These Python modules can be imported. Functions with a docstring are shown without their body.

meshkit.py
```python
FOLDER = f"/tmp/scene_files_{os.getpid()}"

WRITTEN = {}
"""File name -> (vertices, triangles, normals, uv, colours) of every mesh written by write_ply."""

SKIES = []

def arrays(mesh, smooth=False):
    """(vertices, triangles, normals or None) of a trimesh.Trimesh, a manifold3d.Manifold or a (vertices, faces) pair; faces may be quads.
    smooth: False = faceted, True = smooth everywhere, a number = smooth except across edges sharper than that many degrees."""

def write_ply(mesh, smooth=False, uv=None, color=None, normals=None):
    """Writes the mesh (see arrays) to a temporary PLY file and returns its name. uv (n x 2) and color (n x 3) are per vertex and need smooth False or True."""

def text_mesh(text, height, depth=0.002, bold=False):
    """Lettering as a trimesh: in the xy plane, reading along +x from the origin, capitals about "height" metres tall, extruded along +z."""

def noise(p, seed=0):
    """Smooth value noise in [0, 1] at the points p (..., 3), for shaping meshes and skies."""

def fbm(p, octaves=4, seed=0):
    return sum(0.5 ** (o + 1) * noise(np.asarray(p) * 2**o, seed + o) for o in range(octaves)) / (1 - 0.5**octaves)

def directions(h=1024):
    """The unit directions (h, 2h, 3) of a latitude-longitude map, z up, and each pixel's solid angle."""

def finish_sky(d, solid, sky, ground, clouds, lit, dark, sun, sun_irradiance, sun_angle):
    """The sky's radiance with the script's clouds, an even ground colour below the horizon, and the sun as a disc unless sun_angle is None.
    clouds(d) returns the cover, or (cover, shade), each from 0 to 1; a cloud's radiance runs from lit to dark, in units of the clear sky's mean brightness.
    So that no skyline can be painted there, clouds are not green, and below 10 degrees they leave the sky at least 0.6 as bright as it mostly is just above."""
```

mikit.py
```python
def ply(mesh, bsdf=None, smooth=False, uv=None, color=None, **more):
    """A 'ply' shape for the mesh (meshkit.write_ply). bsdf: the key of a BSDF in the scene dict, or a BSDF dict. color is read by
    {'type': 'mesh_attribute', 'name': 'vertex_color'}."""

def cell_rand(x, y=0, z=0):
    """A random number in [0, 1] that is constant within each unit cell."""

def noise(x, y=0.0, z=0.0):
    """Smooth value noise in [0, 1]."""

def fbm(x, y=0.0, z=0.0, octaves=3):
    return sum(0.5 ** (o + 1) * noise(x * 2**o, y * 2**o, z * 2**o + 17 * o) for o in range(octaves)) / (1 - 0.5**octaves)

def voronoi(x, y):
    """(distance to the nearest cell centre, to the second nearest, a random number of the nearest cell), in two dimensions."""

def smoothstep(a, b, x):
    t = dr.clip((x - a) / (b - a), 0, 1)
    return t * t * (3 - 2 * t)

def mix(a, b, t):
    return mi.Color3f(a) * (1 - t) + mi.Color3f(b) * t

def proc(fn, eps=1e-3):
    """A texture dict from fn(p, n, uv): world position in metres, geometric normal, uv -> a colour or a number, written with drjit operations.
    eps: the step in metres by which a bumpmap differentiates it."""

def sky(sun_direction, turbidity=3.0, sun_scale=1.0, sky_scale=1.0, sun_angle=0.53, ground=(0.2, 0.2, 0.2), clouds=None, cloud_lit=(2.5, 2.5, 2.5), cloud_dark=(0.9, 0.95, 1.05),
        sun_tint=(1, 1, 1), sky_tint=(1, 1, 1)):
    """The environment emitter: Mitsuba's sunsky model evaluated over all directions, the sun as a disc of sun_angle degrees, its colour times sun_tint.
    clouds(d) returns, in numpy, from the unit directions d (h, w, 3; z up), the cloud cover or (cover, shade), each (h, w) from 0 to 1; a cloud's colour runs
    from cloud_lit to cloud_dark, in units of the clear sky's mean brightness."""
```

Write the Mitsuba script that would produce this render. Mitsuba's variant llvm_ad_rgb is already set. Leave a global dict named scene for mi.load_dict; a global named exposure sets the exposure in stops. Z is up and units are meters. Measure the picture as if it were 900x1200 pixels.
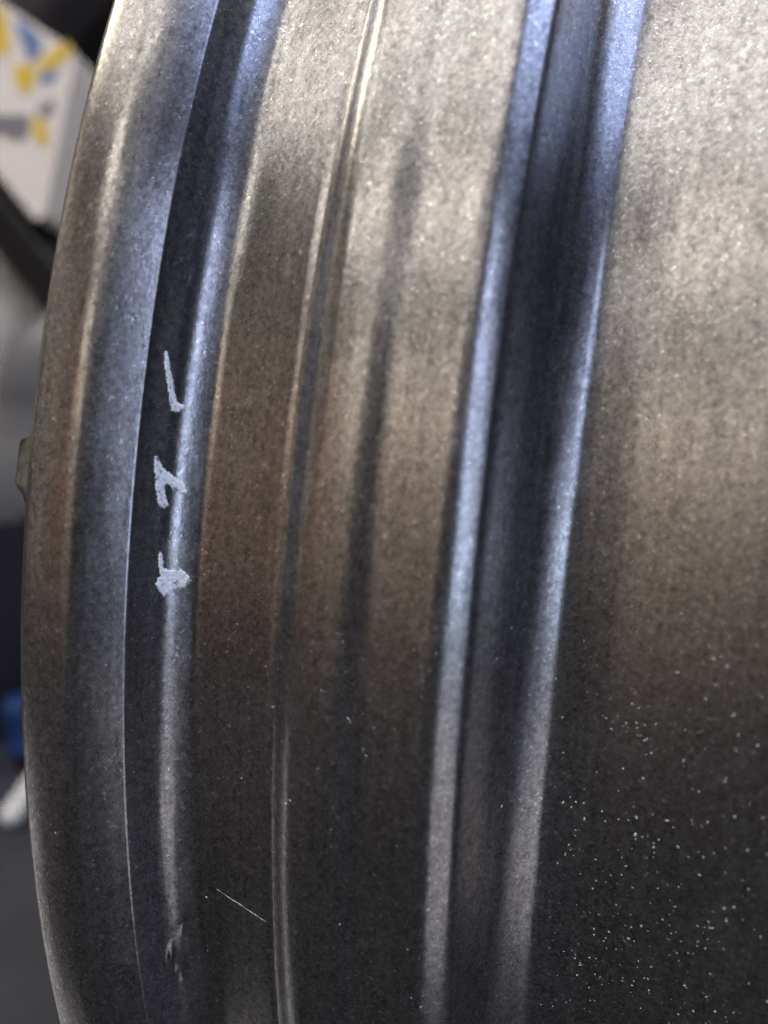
import math, random
import numpy as np, trimesh, drjit as dr
import mitsuba as mi, mikit, meshkit

random.seed(7)
rng = np.random.default_rng(7)
T = mi.ScalarTransform4f
scene, labels = {'type': 'scene'}, {}

# ---------------------------------------------------------------- camera, lamps, exposure
PITCH = math.radians(17.6)
HEIGHT = 0.306                                   # the phone is held 30 cm above the workshop floor
CAM = np.array([0.0, 0.0, HEIGHT])
RIGHT = np.array([1.0, 0, 0])
UP = np.array([0, math.sin(PITCH), math.cos(PITCH)])
BACK = np.array([0, -math.cos(PITCH), math.sin(PITCH)])
F = 900.0                                        # focal length in pixels of the 900 x 1200 photograph
def world(p):                                    # lens axes (right, up, back) -> world
    p = np.asarray(p, float)
    return CAM + p[..., :1] * RIGHT + p[..., 1:2] * UP + p[..., 2:3] * BACK
def at(x, y, depth):                             # the point seen at a pixel, that far along the lens axis
    return world(np.array([(x - 450) / F * depth, (600 - y) / F * depth, -depth]))
fov = math.degrees(2 * math.atan(450 / F))
target = CAM - BACK
scene['camera'] = {'type': 'thinlens', 'fov': fov, 'fov_axis': 'x', 'near_clip': 0.005, 'far_clip': 50.0,
                   'aperture_radius': 0.0013, 'focus_distance': 0.096,
                   'to_world': T().look_at(origin=CAM.tolist(), target=target.tolist(), up=UP.tolist())}
exposure = 0.0
def lamp(name, center, normal, updir, w, h, rgb):
    c, n = np.array(center, float), np.array(normal, float)
    scene[name] = {'type': 'rectangle', 'to_world': T().look_at(origin=c.tolist(), target=(c + n).tolist(), up=list(updir)) @ T().scale([w / 2, h / 2, 1]),
                   'bsdf': {'type': 'diffuse', 'reflectance': {'type': 'rgb', 'value': [.5, .5, .5]}},
                   'emitter': {'type': 'area', 'radiance': {'type': 'rgb', 'value': list(rgb)}}}
# unseen panels, skylight and windows set by the reflections, plus an added wall fill
LAMPS = dict(ceiling_light=((-1.25, 0.0, 2.6), (0, 0, -1), (0, 1, 0), 1.5, 1.0, (2.7, 2.6, 2.48)),
             ceiling_light_001=((-1.5, -1.3, 2.6), (0, 0, -1), (0, 1, 0), 1.2, .8, (3.0, 2.85, 2.6)),
             ceiling_light_002=((1.4, 0.9, 2.6), (0, 0, -1), (0, 1, 0), 1.2, 1.2, (4.8, 4.4, 3.9)),
             ceiling_light_003=((-.40, -.3, 2.6), (0, 0, -1), (0, 1, 0), .8, 1.6, (2.75, 2.68, 2.6)),
             ceiling_light_004=((-2.2, 1.35, 2.6), (.1, 0, -1), (0, 1, 0), .9, 1.2, (9.5, 8.7, 7.4)),
             ceiling_light_005=((-.95, -2.1, 2.6), (0, 0, -1), (0, 1, 0), 1.1, .7, (1.5, 1.46, 1.4)),
             wall_fill_light=((-1.6, -2.7, 2.5), (0, -.6, -1), (0, 1, 0), 2.4, .35, (12.5, 11.8, 10.8)),  # added fill, aimed at the unseen plaster wall to brighten its reflection
             skylight=((1.2, -.3, 2.6), (0, 0, -1), (0, 1, 0), 1.6, 1.4, (1.8, 2.35, 4.1)),
             window_light=((.75, -2.2, 1.7), (-.3, 1, -.1), (0, 0, 1), 0.85, 1.7, (1.85, 2.25, 3.5)),
             window_light_001=((.72, -1.9, .55), (-.3, 1, .1), (0, 0, 1), 0.75, .9, (1.65, 2.1, 3.0)))
for k, v in LAMPS.items():
    lamp(k, *v)

# ---------------------------------------------------------------- the wheel's axis
D, AY, ROLL, YAW = 0.3109, 0.0124, -0.1229, 0.3673
A = np.array([math.cos(ROLL) * math.cos(YAW), math.sin(ROLL) * math.cos(YAW), math.sin(YAW)])
C0 = np.array([0, AY, -D])
E1 = np.array([0, 0, 1.0]) - A * A[2]; E1 /= np.linalg.norm(E1)
E2 = np.cross(E1, A); E2 *= np.sign(E2[1])
def lens(t, r, th):
    t, r, th = np.broadcast_arrays(t, r, th)
    return C0 + t[..., None] * A + r[..., None] * (np.cos(th)[..., None] * E1 + np.sin(th)[..., None] * E2)
def rim(t, r, th):
    return world(lens(t, r, th))
def pixel(t, r, th):
    q = lens(t, r, th)
    return 450 + F * q[..., 0] / -q[..., 2], 600 - F * q[..., 1] / -q[..., 2]
def theta_at(t, r, y):
    lo, hi = -0.9, 0.9
    for _ in range(40):
        m = (lo + hi) / 2
        if pixel(t, r, m)[1] > y: lo = m
        else: hi = m
    return (lo + hi) / 2

# slope of the rim's outside, in degrees towards the right, against the pixel column in row 600
KN = [(31, -28), (33, -9), (50, 0), (68, 4), (88, 25), (102, 30), (128, 33), (148, 34), (152.5, 35), (154.2, 61), (160, 65), (185, 65), (195, 56), (204, 43), (212, 34), (232, 26), (245, 3), (254, -3),
      (322, -4), (328, 6), (332, 6), (337, -18), (343, -27), (350, -23), (360, -9), (370, 2), (390, 4), (400, 6), (418, 14), (430, 14.5), (450, 5), (458, 2), (510, 2),
      (526, 12), (538, 24), (560, 35), (570, 58), (577, 66), (609, 68), (620, 54), (630, 43), (642, 36), (663, 27), (674, 10), (688, 4), (712, 3), (765, -6), (1150, -6)]
KX, KS = np.array(KN, float).T
STEP = 0.00016
pt, pr, px = [0.0434], [0.2228], [28.0]
while px[-1] < 1150:
    s = math.radians(np.interp(px[-1], KX, KS))
    h = STEP * (1 if px[-1] < 700 else 2.5)
    t, r = pt[-1] + h * math.cos(s), pr[-1] - h * math.sin(s)
    pt.append(t); pr.append(r)
    px.append(float(pixel(t, r, theta_at(t, r, 600))[0]))
pt, pr, px = map(np.array, (pt, pr, px))
LIP = [(pt[0] - .0009 * (math.sin(math.radians(a)) - math.sin(math.radians(28))), pr[0] - .0009 * (math.cos(math.radians(28)) - math.cos(math.radians(a)))) for a in (110, 98, 86, 74, 63, 53, 44, 36)]
pt, pr, px = np.r_[[a for a, b in LIP], pt], np.r_[[b for a, b in LIP], pr], np.r_[28 - np.arange(8, 0, -1) * .01, px]

FINE = np.radians(np.concatenate([np.arange(-178, -34, 2.0), np.arange(-34, 34.01, 0.09), np.arange(36, 182, 2.0)]))
def revolve(t, r, th, closed=True, bump=None):
    n, m = len(t), len(th)
    tt, rr = np.broadcast_to(t[:, None], (n, m)).copy(), np.broadcast_to(r[:, None], (n, m)).copy()
    hh = np.broadcast_to(th[None], (n, m))
    if bump is not None:
        rr = rr + bump(tt, rr, hh)
    v = rim(tt, rr, hh).reshape(-1, 3)
    s = np.r_[0, np.cumsum(np.hypot(np.diff(t), np.diff(r)))]
    uv = np.stack([np.broadcast_to((s + t[0])[:, None], (n, m)), hh * 0.21], -1).reshape(-1, 2)
    i, j = np.meshgrid(np.arange(n - 1), np.arange(m - 1), indexing='ij')
    a, b = i * m + j, i * m + j + 1
    f = np.stack([a, b, b + m, a + m], -1).reshape(-1, 4)
    return v, f[:, ::-1], uv

# ---------------------------------------------------------------- materials
nz, sm, fbm = mikit.noise, mikit.smoothstep, mikit.fbm
def flake_glint_colour(p, n, uv):
    u, v = uv.x, uv.y
    wob = nz(u * 5e3, v * 5e3), nz(u * 5e3, v * 5e3, 7.0)
    a = mikit.cell_rand(dr.floor(u / 2.6e-4 + 1.7 * wob[0]), dr.floor(v / 3.0e-4 + 1.7 * wob[1]))
    a2 = mikit.cell_rand(dr.floor(u / 1.5e-4 + 1.7 * wob[1]), dr.floor(v / 1.7e-4 + 1.7 * wob[0]), 3)
    b = nz(u * 2300, v * 1900, 3.0)
    c = nz(u * 1000, v * 800, 8.0)
    streak = nz(u * 1700, v * 60, 5.0) * .6 + nz(u * 4200, v * 160, 9.0) * .4
    k = .60 + .40 * a * a + .34 * a2 * a2 + .34 * (b - .5) + .15 * (c - .5) + .26 * (streak - .5) + .06 * (fbm(u * 160, v * 110, 2.0) - .5)
    k = dr.maximum(k, .12) + .75 * sm(.984, 1.0, a) + 1.1 * sm(.990, 1.0, a2)  # last terms put the flake sparkle into the base colour
    return mi.Color3f(.36, .34, .325) * k
def flake_relief(p, n, uv):
    u, v = uv.x, uv.y
    return nz(u * 3300, v * 2900, 1.0) + .6 * nz(u * 7000, v * 6200, 2.0) + .25 * nz(u * 1700, v * 300, 4.0) + .6 * nz(u * 420, v * 25, 6.0)
def wear(p, n, uv):                              # handling marks and a film of grime: the gloss varies from patch to patch and along the turning lines
    u, v = uv.x, uv.y
    return 0.265 + .035 * (fbm(u * 90, v * 60, 3.0) - .5) + .05 * (nz(u * 900, v * 35, 2.0) - .5) + .04 * sm(.62, .75, fbm(u * 240 + 3 * v, v * 130, 11.0))
def metal(name, colour, rough, relief_scale):
    scene[name] = {'type': 'twosided', 'bsdf': {'type': 'bumpmap', 'scale': relief_scale, 'arbitrary': mikit.proc(flake_relief, eps=3e-5),
                   'bsdf': {'type': 'principled', 'base_color': mikit.proc(colour), 'metallic': .97, 'roughness': mikit.proc(rough), 'specular': .5, 'clearcoat': .25, 'clearcoat_gloss': .82}}}
metal('rim_paint', flake_glint_colour, wear, 6e-6)
def plain(name, rgb, rough=.6, vary=.12, scale=60):
    def fn(p, n, uv):
        return mi.Color3f(*rgb) * (1 + vary * 2 * (fbm(p.x * scale, p.y * scale, p.z * scale) - .5))
    scene[name] = {'type': 'twosided', 'bsdf': {'type': 'principled', 'base_color': mikit.proc(fn), 'roughness': rough, 'specular': .4}}
plain('concrete', (.038, .038, .046), .55, .35, 25)

def add(key, mesh, bsdf, smooth=35, uv=None, **lab):
    scene[key] = mikit.ply(mesh, bsdf, smooth=smooth, uv=uv)
    if lab: labels[key] = lab

# ---------------------------------------------------------------- setting
add('floor', (np.array([[-6, -6, 0], [6, -6, 0], [6, 6, 0], [-6, 6, 0.0]]), np.array([[0, 1, 2, 3]])), 'concrete', smooth=False)
labels['floor'] = {'kind': 'structure', 'label': 'dull grey concrete workshop floor', 'category': 'floor'}

plain('added_wall_paint', (.42, .27, .22), .8, .1, 6)
plain('reflector_pale', (.75, .73, .70), .6, .08, 30)
plain('shade_sheet_dark', (.02, .02, .022), .7, .2, 60)
def sheet(key, x0, y0, x1, y1, z, bsdf, **lab):
    add(key, (np.array([[x0, y0, z], [x1, y0, z], [x1, y1, z], [x0, y1, z]]), np.array([[0, 1, 2, 3]])), bsdf, smooth=False, **lab)
sheet('floor_reflector', -.6, .0, -.1, .20, .004, 'reflector_pale', kind='structure')  # pale patch added out of view for the lower rim to mirror
add('floor_reflector_001', (np.array([[.03, -.15, .008], [.20, -.12, .008], [.80, -1.5, .008], [.06, -1.5, .008]]), np.array([[0, 3, 2, 1]])), 'reflector_pale', smooth=False, kind='structure')  # added pale patch standing in for daylight on the floor, mirrored in the fillets
sheet('floor_shade_sheet', -.35, -.9, .0, .05, .012, 'shade_sheet_dark', kind='structure')  # added dark sheet standing in for the shade in front of the wheel
plain('plaster', (.70, .655, .59), .8, .1, 3)
add('wall_001', (np.array([[-3, -3.2, 0], [2.6, -3.2, 0], [2.6, -3.2, 3], [-3, -3.2, 3.0]]), np.array([[0, 1, 2, 3]])), 'plaster', smooth=False, kind='structure')  # unseen wall, added to lighten the reflections in the flats
add('wall_002', (np.array([[-3, -1.3, 0], [-3, 2.6, 0], [-3, 2.6, 3], [-3, -1.3, 3.0]]), np.array([[0, 1, 2, 3]])), 'plaster', smooth=False, kind='structure')  # unseen wall, added to give the flange edge a neutral reflection
add('wall', (np.array([[-3, -3.2, 0], [-3, -1.3, 0], [-3, -1.3, 3], [-3, -3.2, 3.0]]), np.array([[0, 1, 2, 3]])), 'added_wall_paint', smooth=False, kind='structure')  # unseen brown wall, added for the reddish reflection in the bead seat
# ---------------------------------------------------------------- the wheel
labels['alloy_wheel'] = {'label': 'dark grey metallic alloy wheel standing on edge, seen close on its barrel', 'category': 'wheel'}

ROWS = np.arange(-40, 1241, 20.0)
def _rows():
    X, TH = [], []
    for y in ROWS:
        lo, hi = np.full(len(pt), -.9), np.full(len(pt), .9)
        for _ in range(34):
            m = (lo + hi) / 2
            up = pixel(pt, pr, m)[1] > y
            lo, hi = np.where(up, m, lo), np.where(up, hi, m)
        X.append(pixel(pt, pr, lo)[0]); TH.append(lo)
    return np.array(X), np.array(TH)
ROW_X, ROW_TH = _rows()
slope = np.radians(np.interp(px, KX, KS))
slope[:8] = np.radians([-110, -98, -86, -74, -63, -53, -44, -36])
def on_rim(x, y):                                # column, row of the photograph -> (place along the profile, angle round the axle)
    k = float(np.clip((y - ROWS[0]) / 20, 0, len(ROWS) - 1.001)); a = int(k); k -= a
    X, TH = ROW_X[a] * (1 - k) + ROW_X[a + 1] * k, ROW_TH[a] * (1 - k) + ROW_TH[a + 1] * k
    i = float(np.interp(x, np.maximum.accumulate(X), np.arange(len(X))))
    return i, float(np.interp(i, np.arange(len(X)), TH))
def frame_at(i, th):
    g = np.arange(len(pt))
    t, r, s = np.interp(i, g, pt), np.interp(i, g, pr), np.interp(i, g, slope)
    n = math.sin(s) * A + math.cos(s) * (math.cos(th) * E1 + math.sin(th) * E2)
    along = math.cos(s) * A - math.sin(s) * (math.cos(th) * E1 + math.sin(th) * E2)
    W = lambda q: q[0] * RIGHT + q[1] * UP + q[2] * BACK
    n, along = W(n), W(along)
    return rim(t, r, np.float64(th)).reshape(3), n, along, np.cross(n, along)
# dents: (column, row, half width along the profile, half length round the rim, depth), metres
DENTS = []
for x, y, a, b, d in ((206, 1130, .0005, .0013, -.00020), (200, 1118, .0004, .0013, .00034), (214, 1083, .0005, .0012, -.00022), (212, 1140, .0005, .0013, -.00018),
                      (221, 322, .0005, .0012, .00007), (196, 940, .0005, .003, .00010)):
    i, th = on_rim(x, y)
    DENTS.append((i, th, a, b, d))
ARC = np.r_[0, np.cumsum(np.hypot(np.diff(pt), np.diff(pr)))]
def band(name, x0, x1, **lab):
    i0, i1 = np.searchsorted(px, x0), min(np.searchsorted(px, x1), len(px) - 1)
    sl = slice(i0, i1 + 1)
    lift = np.zeros((i1 + 1 - i0, len(FINE)))
    for i, th, a, b, d in DENTS:
        u = (ARC[sl] - np.interp(i, np.arange(len(pt)), ARC))[:, None] / a
        w = ((FINE - th) * .21)[None] / b
        lift += d * np.exp(-(u - .35 * w) ** 2 - w ** 2)
    k = pr[sl][:, None], pt[sl][:, None]
    tt = k[1] + lift * np.sin(slope[sl])[:, None]
    rr = k[0] + lift * np.cos(slope[sl])[:, None]
    n, m = tt.shape
    hh = np.broadcast_to(FINE[None], (n, m))
    v = rim(tt, rr, hh).reshape(-1, 3)
    uv = np.stack([np.broadcast_to(ARC[sl][:, None], (n, m)), hh * .21], -1).reshape(-1, 2)
    a, b = np.meshgrid(np.arange(n - 1), np.arange(m - 1), indexing='ij')
    q = a * m + b
    f = np.stack([q, q + m, q + m + 1, q + 1], -1).reshape(-1, 4)
    add('alloy_wheel__' + name, (v, f), 'rim_paint', True, uv, **lab)
band('flange', 0, 152.5)
band('flange_wall', 152.5, 238)
band('bead_seat', 238, 334)
band('safety_hump', 334, 444)
band('hump_land', 444, 512)
band('well_wall', 512, 690)
band('drop_well', 690, 2000)
# the rest of the wheel, beyond the frame and inside
ROUGH = np.radians(np.arange(-180, 181, 2.0))
def ring(name, pts, bsdf='rim_paint'):
    t, r = np.array(pts, float).T
    v, f, uv = revolve(t, r, ROUGH)
    add('alloy_wheel__' + name, (v, f[:, ::-1]), bsdf, 40)
te, re_ = pt[-1], pr[-1]
def fillet(pts, rad=.004, n=5):
    out = [np.array(pts[0])]
    for p, q, s in zip(pts[:-2], pts[1:-1], pts[2:]):
        p, q, s = map(np.array, (p, q, s))
        d1, d2 = (p - q) / np.linalg.norm(p - q), (s - q) / np.linalg.norm(s - q)
        rr = min(rad, .45 * np.linalg.norm(p - q), .45 * np.linalg.norm(s - q))
        for k in np.linspace(0, 1, n):
            out.append((1 - k) ** 2 * (q + d1 * rr) + 2 * k * (1 - k) * q + k * k * (q + d2 * rr))
    return out + [np.array(pts[-1])]
ring('outer_well_wall', fillet([(te, re_), (te + .015, re_), (te + .024, .2095), (te + .034, .2135), (te + .040, .2125)]), 'black_steel')  # unseen outer half made black to cut light bounced onto the well wall
ring('bead_seat_001', [(te + .040, .2125), (te + .060, .2130)], 'black_steel')
ring('flange_001', fillet([(te + .060, .2130), (te + .064, .2228), (te + .073, .2232), (te + .074, .214), (te + .066, .205)], .003), 'black_steel')
ring('inner_barrel', fillet([(te + .066, .205), (te + .02, .200), (te, re_ - .006), (pt[0] + .055, re_ - .006), (pt[0] + .046, .206), (pt[0] + .004, .2075), (pt[0] + .0015, .2115), (pt[0] + .0002, pr[0] - .0012), (pt[0], pr[0])], .003))
def spoke_mesh(ang):
    sec = []
    for r, w, d, tc in ((.03, .020, .016, te + .035), (.09, .016, .013, te + .043), (.15, .015, .012, te + .046), (.198, .024, .014, te + .040)):
        for a, b in ((-1, -1), (1, -1), (.8, 1), (-.8, 1)):
            th = ang + a * w / r
            sec.append(rim(np.float64(tc + b * d), np.float64(r), np.float64(th)).reshape(3))
    f = []
    for k in range(3):
        for m in range(4):
            f.append([4 * k + m, 4 * k + (m + 1) % 4, 4 * k + 4 + (m + 1) % 4, 4 * k + 4 + m])
    return np.array(sec), np.array(f)
def number(k): return '' if k == 0 else '_%03d' % k
for k in range(7):
    add('alloy_wheel__spoke' + number(k), spoke_mesh(2 * math.pi * k / 7), 'rim_paint', 30)
ring('hub', fillet([(te + .01, .030), (te + .01, .055), (te + .055, .050), (te + .058, .030), (te + .01, .030)], .004))

# the small casting tab on the flange's edge
def tab():
    outer = [(36, 509), (30, 512), (22, 514), (18.5, 520), (17.5, 545), (16.5, 568), (19, 574), (25, 581), (28.5, 592), (32, 604)]
    rows = []
    for x, y in outer:
        i, th = on_rim(34, y)
        t0, r0 = np.interp(i, np.arange(len(pt)), pt), np.interp(i, np.arange(len(pt)), pr)
        x0 = float(pixel(np.float64(t0), np.float64(r0), np.float64(th))[0])
        out = max(0, 30 - x) / 900 * .088 * 1.15 + .0006 * min(1, max(0, 30 - x) / 8)
        sec = [(t0 + .0016, r0 - .0002), (t0 + .0004, r0 + .00008), (t0 - .0003, r0 - .00002), (t0 - .0007 - out * .9, r0 - .00012), (t0 - .0010 - out, r0 - .0005), (t0 - .0010 - out, r0 - .0030), (t0 + .0012, r0 - .0034)]
        rows.append(np.array([rim(np.float64(a), np.float64(b), np.float64(th)).reshape(3) for a, b in sec]))
    n, m = len(rows), len(rows[0])
    v = np.vstack(rows); f = []
    for a in range(n - 1):
        for b in range(m):
            f.append([a * m + b, a * m + (b + 1) % m, a * m + m + (b + 1) % m, a * m + m + b])
    uv = np.stack([np.repeat(np.arange(n), m) * .0004, np.tile(np.arange(m), n) * .0006], -1)
    return v, np.array(f), uv
TV, TF, TUV = tab()
add('alloy_wheel__flange_tab', (TV, TF), 'rim_paint', True, TUV, label='small raised casting tab on the flange edge')

# ---------------------------------------------------------------- paint marks, scratch, dust
plain('blocker_black', (.02, .02, .022), .6, .1, 10)
def marker_colour(p, n, uv):
    k = sm(.22, .46, fbm(p.x * 3400, p.y * 3400, p.z * 1300)) * (.88 + .12 * nz(p.x * 9000, p.y * 9000, p.z * 9000))
    return mikit.mix((.22, .22, .23), (.97, .97, .96), k)
scene['marker_paint'] = {'type': 'twosided', 'bsdf': {'type': 'principled', 'base_color': mikit.proc(marker_colour), 'roughness': .7, 'specular': .3}}
plain('dust_grain', (.78, .74, .68), .6, .2, 800)
add('dark_blocker_001', trimesh.creation.box((.4, .55, 1.1), transform=trimesh.transformations.translation_matrix((-2.3, .38, .55))), 'blocker_black', False, label='low dark block far to the left of the wheel, unseen, added to darken reflections', category='dark_blocker')  # added dark block, mirrored as the dark line beside the hump
scene['bare_metal'] = {'type': 'twosided', 'bsdf': {'type': 'principled', 'base_color': {'type': 'rgb', 'value': [.62, .60, .57]}, 'metallic': .6, 'roughness': .45}}
from shapely.geometry import Polygon, Point
from shapely.prepared import prep
def mark(key, polys, lab, thick=.0002, cell=1.3, seed=0):
    vs, fs, n0 = [], [], 0
    for pts in polys:
        P = Polygon(pts).buffer(0)
        x0, y0, x1, y1 = P.bounds
        xs, ys = np.arange(x0 - 1, x1 + 1.01, cell), np.arange(y0 - 1, y1 + 1.01, cell)
        top, idx = [], {}
        ragged = lambda x, y: 1.6 * (meshkit.noise(np.array([x * .45, y * .45, seed])) - .5) + 1.6 * (meshkit.noise(np.array([x * 1.1, y * .5, seed + 5.])) - .5)
        for a, x in enumerate(xs):
            for b, y in enumerate(ys):
                d = P.distance(Point(x, y)) if not P.contains(Point(x, y)) else -P.exterior.distance(Point(x, y))
                d += float(ragged(x, y))
                if d < .8:
                    i, th = on_rim(x, y)
                    p, nn, _, _ = frame_at(i, th)
                    h = thick * min(1.0, max(.12, .35 - d * .35)) * (.55 + .9 * float(meshkit.noise(np.array([x * .8, y * .8, seed + 9.])))) 
                    idx[a, b] = len(top); top.append(p + nn * (h + .00003))
        f = [[idx[a, b], idx[a, b + 1], idx[a + 1, b + 1], idx[a + 1, b]] for a, b in idx if (a + 1, b) in idx and (a, b + 1) in idx and (a + 1, b + 1) in idx]
        if f:
            vs.append(np.array(top)); fs.append(np.array(f) + n0); n0 += len(top)
    add(key, (np.vstack(vs), np.vstack(fs)), 'marker_paint', True, label=lab)
mark('alloy_wheel__paint_mark', [[(192, 411), (196, 413), (199, 432), (204, 455), (207, 470), (212, 474), (218, 475), (216, 480), (208, 483), (201, 482), (198, 470), (195, 445), (192, 425)]],
     'white marker stroke shaped like a slim L, topmost of the three', seed=1)
mark('alloy_wheel__paint_mark_001', [[(180, 535), (184, 533), (190, 548), (196, 553), (205, 559), (214, 566), (222, 577), (214, 579), (204, 575), (196, 566), (192, 570), (194, 580), (197, 592), (192, 597), (186, 592), (182, 574), (181, 552)]],
     'white forked marker stroke like a crooked 7, middle of the three', seed=2)
mark('alloy_wheel__paint_mark_002', [[(187, 645), (190, 650), (192, 666), (200, 668), (214, 667), (221, 674), (224, 680), (216, 688), (204, 690), (201, 696), (192, 698), (186, 692), (181, 685), (184, 678), (187, 676), (185, 660)]],
     'solid white wedge of marker paint, lowest of the three', seed=3)
def hair(key, a, b, rad, bsdf, lab):
    ps, n = [], 26
    for k in np.linspace(0, 1, n):
        i, th = on_rim(a[0] + (b[0] - a[0]) * k, a[1] + (b[1] - a[1]) * k)
        ps.append(frame_at(i, th))
    vs = []
    for k, (p, nn, al, rd) in enumerate(ps):
        w = rad * random.choice((.15, .5, .8, 1.1, 1.3)) * min(1, (k + 1) / 3, (n - k) / 6)
        p = p + np.cross(nn, ps[-1][0] - ps[0][0]) * random.uniform(-.006, .006)
        side = np.cross(nn, ps[-1][0] - ps[0][0]); side /= np.linalg.norm(side)
        vs += [p - side * w, p + nn * w * .9 + nn * .00002, p + side * w]
    f = []
    for k in range(n - 1):
        for m in (0, 1):
            f.append([3 * k + m, 3 * k + m + 1, 3 * k + 4 + m, 3 * k + 3 + m])
    add(key, (np.array(vs), np.array(f)), bsdf, True, label=lab)
hair('alloy_wheel__scratch', (254, 1042), (313, 1081), .00009, 'bare_metal', 'fine bright straight scratch across the bead seat')

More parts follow.
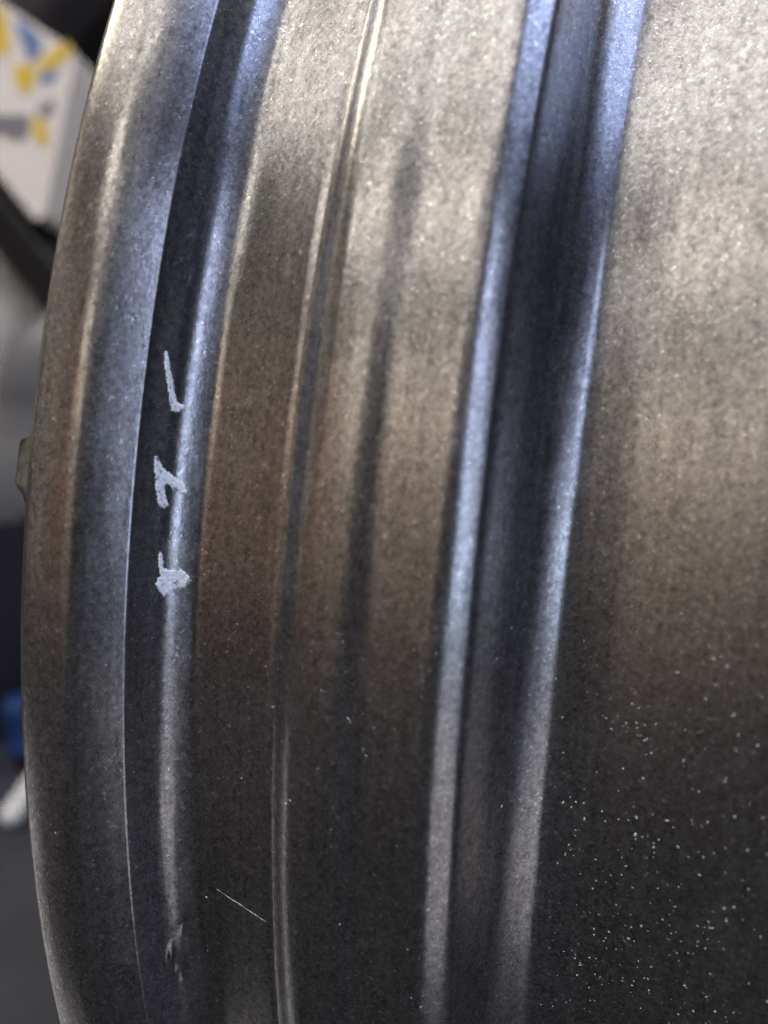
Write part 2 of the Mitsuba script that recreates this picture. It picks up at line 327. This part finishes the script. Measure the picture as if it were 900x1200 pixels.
OCT_V = np.array([[1, 0, 0], [-1, 0, 0], [0, 1, 0], [0, -1, 0], [0, 0, 1], [0, 0, -1.0]])
OCT_F = np.array([[0, 2, 4], [2, 1, 4], [1, 3, 4], [3, 0, 4], [2, 0, 5], [1, 2, 5], [3, 1, 5], [0, 3, 5]])
def dust():
    vs, fs, n = [], [], 0
    spots = []
    def scatter(count, x0, y0, x1, y1, lo, hi):
        for _ in range(count):
            spots.append((rng.uniform(x0, x1), rng.uniform(y0, y1), lo + (hi - lo) * rng.random() ** 3.2))
    scatter(170, 640, 960, 900, 1200, 3e-5, 2.2e-4)
    for _ in range(16):
        cx, cy = rng.uniform(650, 890), rng.uniform(820, 1195)
        for _ in range(rng.integers(2, 7)):
            spots.append((cx + rng.normal(0, 7), cy + rng.normal(0, 6), rng.uniform(5e-5, 2.1e-4)))
    scatter(300, 640, 1060, 860, 1200, 2.5e-5, 1.8e-4)
    scatter(260, 640, 520, 900, 1000, 2e-5, 1.3e-4)
    scatter(220, 250, 480, 640, 1200, 2.5e-5, 1.5e-4)
    scatter(240, 650, 780, 900, 1050, 3e-5, 2.4e-4)
    scatter(120, 690, 560, 900, 800, 2.5e-5, 1.5e-4)
    scatter(110, 360, 760, 520, 1200, 2.5e-5, 1.4e-4)
    scatter(110, 235, 560, 335, 1160, 2.5e-5, 1.5e-4)
    scatter(40, 40, 900, 160, 1190, 2.5e-5, 1.4e-4)
    scatter(25, 540, 700, 600, 1190, 2.5e-5, 1.2e-4)
    for x, y in ((845, 770), (660, 882), (588, 945), (755, 868), (772, 984), (766, 988), (758, 866), (836, 772), (674, 1123), (634, 1177), (860, 1063), (707, 577), (335, 942), (340, 938), (283, 912), (65, 976), (38, 951), (408, 842), (860, 838), (242, 1051)):
        spots.append((x, y, 2.0e-4))
    for x, y, s in spots:
        i, th = on_rim(x, y)
        if i >= len(pt) - 2: continue
        p, nn, al, rd = frame_at(i, th)
        a = rng.uniform(0, 6.28)
        e, g = math.cos(a) * al + math.sin(a) * rd, -math.sin(a) * al + math.cos(a) * rd
        q = OCT_V * (1 + rng.uniform(-.35, .35, OCT_V.shape)) * [.72 * s * rng.uniform(.7, 1.7), .72 * s * rng.uniform(.5, 1), s * .45]
        vs.append(p + q[:, :1] * e + q[:, 1:2] * g + q[:, 2:] * nn); fs.append(OCT_F + n); n += 6
    return np.vstack(vs), np.vstack(fs)
add('alloy_wheel__dust', dust(), 'dust_grain', False, kind='stuff', label='pale specks of dust on the dark paint')

add('dark_blocker', trimesh.creation.box((1.12, .3, 1.7), transform=trimesh.transformations.translation_matrix((-.25, -1.75, .85))), 'blocker_black', False, label='dark block added behind the photographer, seen only as the dark line in the paint', category='dark_blocker')  # added dark block in place of a person at the camera, for dark reflections
# ---------------------------------------------------------------- what stands behind the wheel
plain('carton_card', (.90, .79, .65), .6, .05, 30)
plain('carton_side', (.92, .80, .62), .6, .05, 30)
plain('yellow_print', (.80, .52, .03), .5, .08, 40)
plain('blue_print', (.13, .20, .34), .5, .08, 40)
plain('grey_print', (.22, .20, .19), .5, .08, 40)
plain('black_steel', (.012, .011, .012), .45, .2, 40)
plain('black_plastic', (.012, .012, .016), .5, .2, 40)
plain('jug_plastic', (.90, .84, .74), .35, .05, 30)
plain('drum_plastic', (.12, .118, .12), .45, .15, 30)
plain('blue_plastic', (.012, .04, .13), .35, .1, 60)
plain('tube_plastic', (.76, .74, .68), .4, .05, 60)
plain('tyre_rubber', (.055, .046, .043), .65, .3, 50)
plain('backdrop_paint', (.17, .145, .135), .8, .2, 4)
add('back_wall', (np.array([[-6, 2.6, 0], [6, 2.6, 0], [6, 2.6, 3], [-6, 2.6, 3.0]]), np.array([[0, 1, 2, 3]])), 'backdrop_paint', smooth=False, kind='structure')

def slab(pts, depth, thick, round_=0.0, shift=(0, 0)):      # a rounded board: pixel outline at a lens depth, carried back by "thick"
    P = Polygon([((x - 450) / F * depth, (600 - y) / F * depth) for x, y in pts])
    if round_: P = P.buffer(-round_).buffer(round_, quad_segs=6)
    m = trimesh.creation.extrude_polygon(P, thick, engine='earcut')
    v = np.array(m.vertices)
    k = v[:, 2] / thick
    q = np.stack([v[:, 0] + shift[0] * k, v[:, 1] + shift[1] * k, -depth - v[:, 2]], -1)
    return world(q), np.array(m.faces)
CD = .62
labels['carton'] = {'label': 'white carton printed with yellow and blue patches, tilted on the black frame', 'category': 'carton'}
add('carton__front', slab([(-70, -44), (0, 2), (60, 42), (90, 62), (84, 96), (50, 264), (40, 256), (0, 206), (-95, 98)], CD, .004, .006), 'carton_card', 25)
add('carton__side', slab([(-69, -43), (0, 3), (60, 43), (89, 63), (83, 96), (49, 262), (40, 254), (0, 204), (-94, 97)], CD + .0042, .075, .006, (.030, -.014)), 'carton_side', 25, label='plain grey beige side of the carton')
def patch(key, pts, bsdf, lab=None):
    add('carton__' + key, slab(pts, CD - .0012, .0009, .002), bsdf, 25, **({'label': lab} if lab else {}))
patch('yellow_patch', [(-14, 5), (6, 12), (12, 62), (2, 66), (-14, 40)], 'yellow_print', 'yellow patch at the picture edge')
patch('yellow_patch_001', [(14, 77), (42, 76), (43, 86), (34, 106), (26, 112), (20, 98)], 'yellow_print', 'yellow wedge pointing down')
patch('yellow_patch_002', [(45, 72), (68, 54), (80, 48), (85, 60), (76, 70), (58, 84), (48, 82)], 'yellow_print', 'long yellow patch sloping up to the right')
patch('yellow_patch_003', [(36, 138), (52, 140), (58, 166), (52, 173), (42, 164)], 'yellow_print', 'small yellow patch, lowest on the carton')
patch('blue_patch', [(14, 18), (36, 32), (50, 48), (44, 66), (34, 72)], 'blue_print', 'blue triangle between the yellow patches')
patch('blue_patch_001', [(46, 88), (68, 78), (64, 92), (56, 98), (48, 96)], 'blue_print', 'small blue patch below the long yellow one')
patch('grey_patch', [(-20, 134), (34, 134), (34, 152), (26, 166), (-20, 150)], 'grey_print')
patch('grey_patch_001', [(42, 128), (64, 112), (62, 132), (48, 138)], 'grey_print')

def bar(a, b, w, h, up=(0, 0, 1)):
    a, b = np.array(a), np.array(b); d = (b - a) / np.linalg.norm(b - a)
    s = np.cross(d, up); s /= np.linalg.norm(s); u = np.cross(s, d); c = .12
    sec = [(-1, -1 + c), (-1 + c, -1), (1 - c, -1), (1, -1 + c), (1, 1 - c), (1 - c, 1), (-1 + c, 1), (-1, 1 - c)]
    v = np.array([p + s * x * w / 2 + u * y * h / 2 for p in (a, b) for x, y in sec])
    f = [[k, (k + 1) % 8, 8 + (k + 1) % 8, 8 + k] for k in range(8)] + [[0, 1, 2, 3], [0, 3, 4, 7], [4, 5, 6, 7], [8, 11, 10, 9], [8, 15, 12, 11], [12, 15, 14, 13]]
    return v, np.array(f)
labels['steel_frame'] = {'label': 'black steel frame with sloping rails under the white carton', 'category': 'frame'}
for k, dep in enumerate((.66, .76)):
    sc = .66 / dep
    def ray(x, y): return at(450 + (x - 450) * sc, 600 + (y - 600) * sc, dep)
    top, low = ray(-230, -40), ray(250, 551)
    low_floor = low + (top - low) * (low[2] - .02) / (low[2] - top[2])
    add('steel_frame__rail' + number(k), bar(top, low_floor, .040, .040), 'black_steel', 20)
    foot = top + np.array([-.02, .0, 0]); foot[2] = 0
    add('steel_frame__leg' + number(k), bar(foot, top - [.02, 0, .02], .03, .03, (0, 1, 0)), 'black_steel', 20)

def lathe(profile, base, axis=(0, 0, 1), n=64):
    p = np.array(profile, float); m = trimesh.creation.revolve(p, sections=n)
    z = np.array(axis, float) / np.linalg.norm(axis)
    M = trimesh.geometry.align_vectors([0, 0, 1], z); M[:3, 3] = base
    m.apply_transform(M); return m
def foot(x, depth_y, z=0.0):                      # the floor point, that far in front of the camera (level), under what shows at height z in column x
    d = depth_y * math.cos(PITCH) + (HEIGHT - z) * math.sin(PITCH)
    return np.array([(x - 450) / F * d, depth_y, 0.0])
def curve(pts, n=6):
    return np.array(fillet(pts, .02, n))
add('plastic_jug', lathe(curve([(0, 0), (.066, 0), (.067, .255), (.046, .283), (.038, .31), (.015, .338), (0, .339)]), foot(-8, .82, .28)), 'jug_plastic', 50,
    label='cream white plastic jug behind the grey drum', category='jug')
dome = [(0.068 * math.sin(q), .213 + 0.068 * math.cos(q)) for q in np.linspace(0, math.pi / 2, 14)]
add('plastic_drum', lathe(np.array([(0, 0), (.104, 0), (.108, .01), (.106, .14), (.098, .172), (.080, .192)] + dome[::-1]), foot(112, .58, .21)), 'drum_plastic', 50,
    label='grey plastic drum with a domed top, half hidden behind the wheel', category='drum')
# crate: open box of four walls and a bottom
labels['plastic_crate'] = {'label': 'black plastic crate on the floor beside the wheel', 'category': 'crate'}
cb = foot(-62, .50)
def boxm(c, size, rz=.25):
    m = trimesh.creation.box(size); m.apply_translation(c)
    m.apply_transform(trimesh.transformations.rotation_matrix(rz, [0, 0, 1])); m.apply_translation(cb); return m
CW, CDp, CH = .17, .13, .155
for k, (c, sz) in enumerate((((0, -CDp / 2, CH / 2), (CW, .005, CH)), ((0, CDp / 2, CH / 2), (CW, .005, CH)), ((-CW / 2 + .0025, 0, CH / 2), (.005, CDp - .005, CH)), ((CW / 2 - .0025, 0, CH / 2), (.005, CDp - .005, CH)))):
    add('plastic_crate__wall' + number(k), boxm(c, sz), 'black_plastic', False)
add('plastic_crate__base', boxm((0, 0, .003), (CW - .011, CDp - .006, .006)), 'black_plastic', False)
add('plastic_crate__label', boxm((.012, -CDp / 2 - .003, .085), (.05, .0008, .025)), 'tube_plastic', False, label='pale strip on the crate front')
def capsule(a, b, r):
    a, b = np.array(a), np.array(b)
    L = np.linalg.norm(b - a)
    prof = [(0, 0)] + [(r * math.sin(q), r - r * math.cos(q)) for q in np.linspace(.2, math.pi / 2, 7)] + [(r, L - r)] + [(r * math.sin(q), L - r + r * math.cos(q)) for q in np.linspace(math.pi / 2 - .2, .2, 6)] + [(0, L)]
    return lathe(prof, a, b - a, 32)
labels['hand_tool'] = {'label': 'tool with a blue handle standing behind the white tube', 'category': 'tool'}
tb = foot(34, .425)
add('hand_tool__handle', lathe(curve([(0, .02), (.010, .02), (.0125, .03), (.009, .05), (.011, .085), (.008, .098), (0, .10)], 4) * [1, .5], tb), 'blue_plastic', 40)
add('hand_tool__tip', lathe([(0, 0), (.008, 0), (.008, .0095), (0, .0095)], tb), 'black_steel', 40)
p0, p1 = foot(10, .362), foot(60, .42)
p0[2] = p1[2] = .0067
add('plastic_tube', capsule(p0, p1, .0065), 'tube_plastic', 40, label='short white plastic tube lying on the floor by the wheel', category='tube')
# tyre standing behind everything
tyc = foot(290, 1.15); tyc[2] = .405
prof = curve([(.235, -.09), (.27, -.125), (.36, -.125), (.40, -.10), (.405, 0), (.40, .10), (.36, .125), (.27, .125), (.235, .09)], 6)
prof = np.vstack([prof, prof[:1]])
add('truck_tyre', lathe(prof, tyc, (-.25, -1, 0.0), 96), 'tyre_rubber', 40, label='large black tyre standing in the dark behind the carton', category='tyre')
# lamps out of the frame
for k, t in (('ceiling_light', 'warm white ceiling light over the background, known by its glow on the paint'), ('ceiling_light_001', 'dim warm ceiling light behind the photographer, to the left'),
             ('ceiling_light_002', 'cool white ceiling light to the right of the wheel'), ('ceiling_light_004', 'bright warm ceiling light far behind the wheel, to the left'), ('ceiling_light_005', 'ceiling light farthest behind the photographer'), ('skylight', 'bluish skylight panel high on the right'), ('wall_fill_light', 'long warm light washing the plaster wall behind the photographer'), ('window_light_001', 'low bluish daylight window near the floor on the right'), ('ceiling_light_003', 'narrow white ceiling light straight above the photographer'), ('window_light', 'tall bluish daylight window mirrored as streaks along the wheel fillets')):
    labels[k] = {'label': t, 'category': 'light' if 'ceiling' in k else 'skylight' if k == 'skylight' else 'window'}
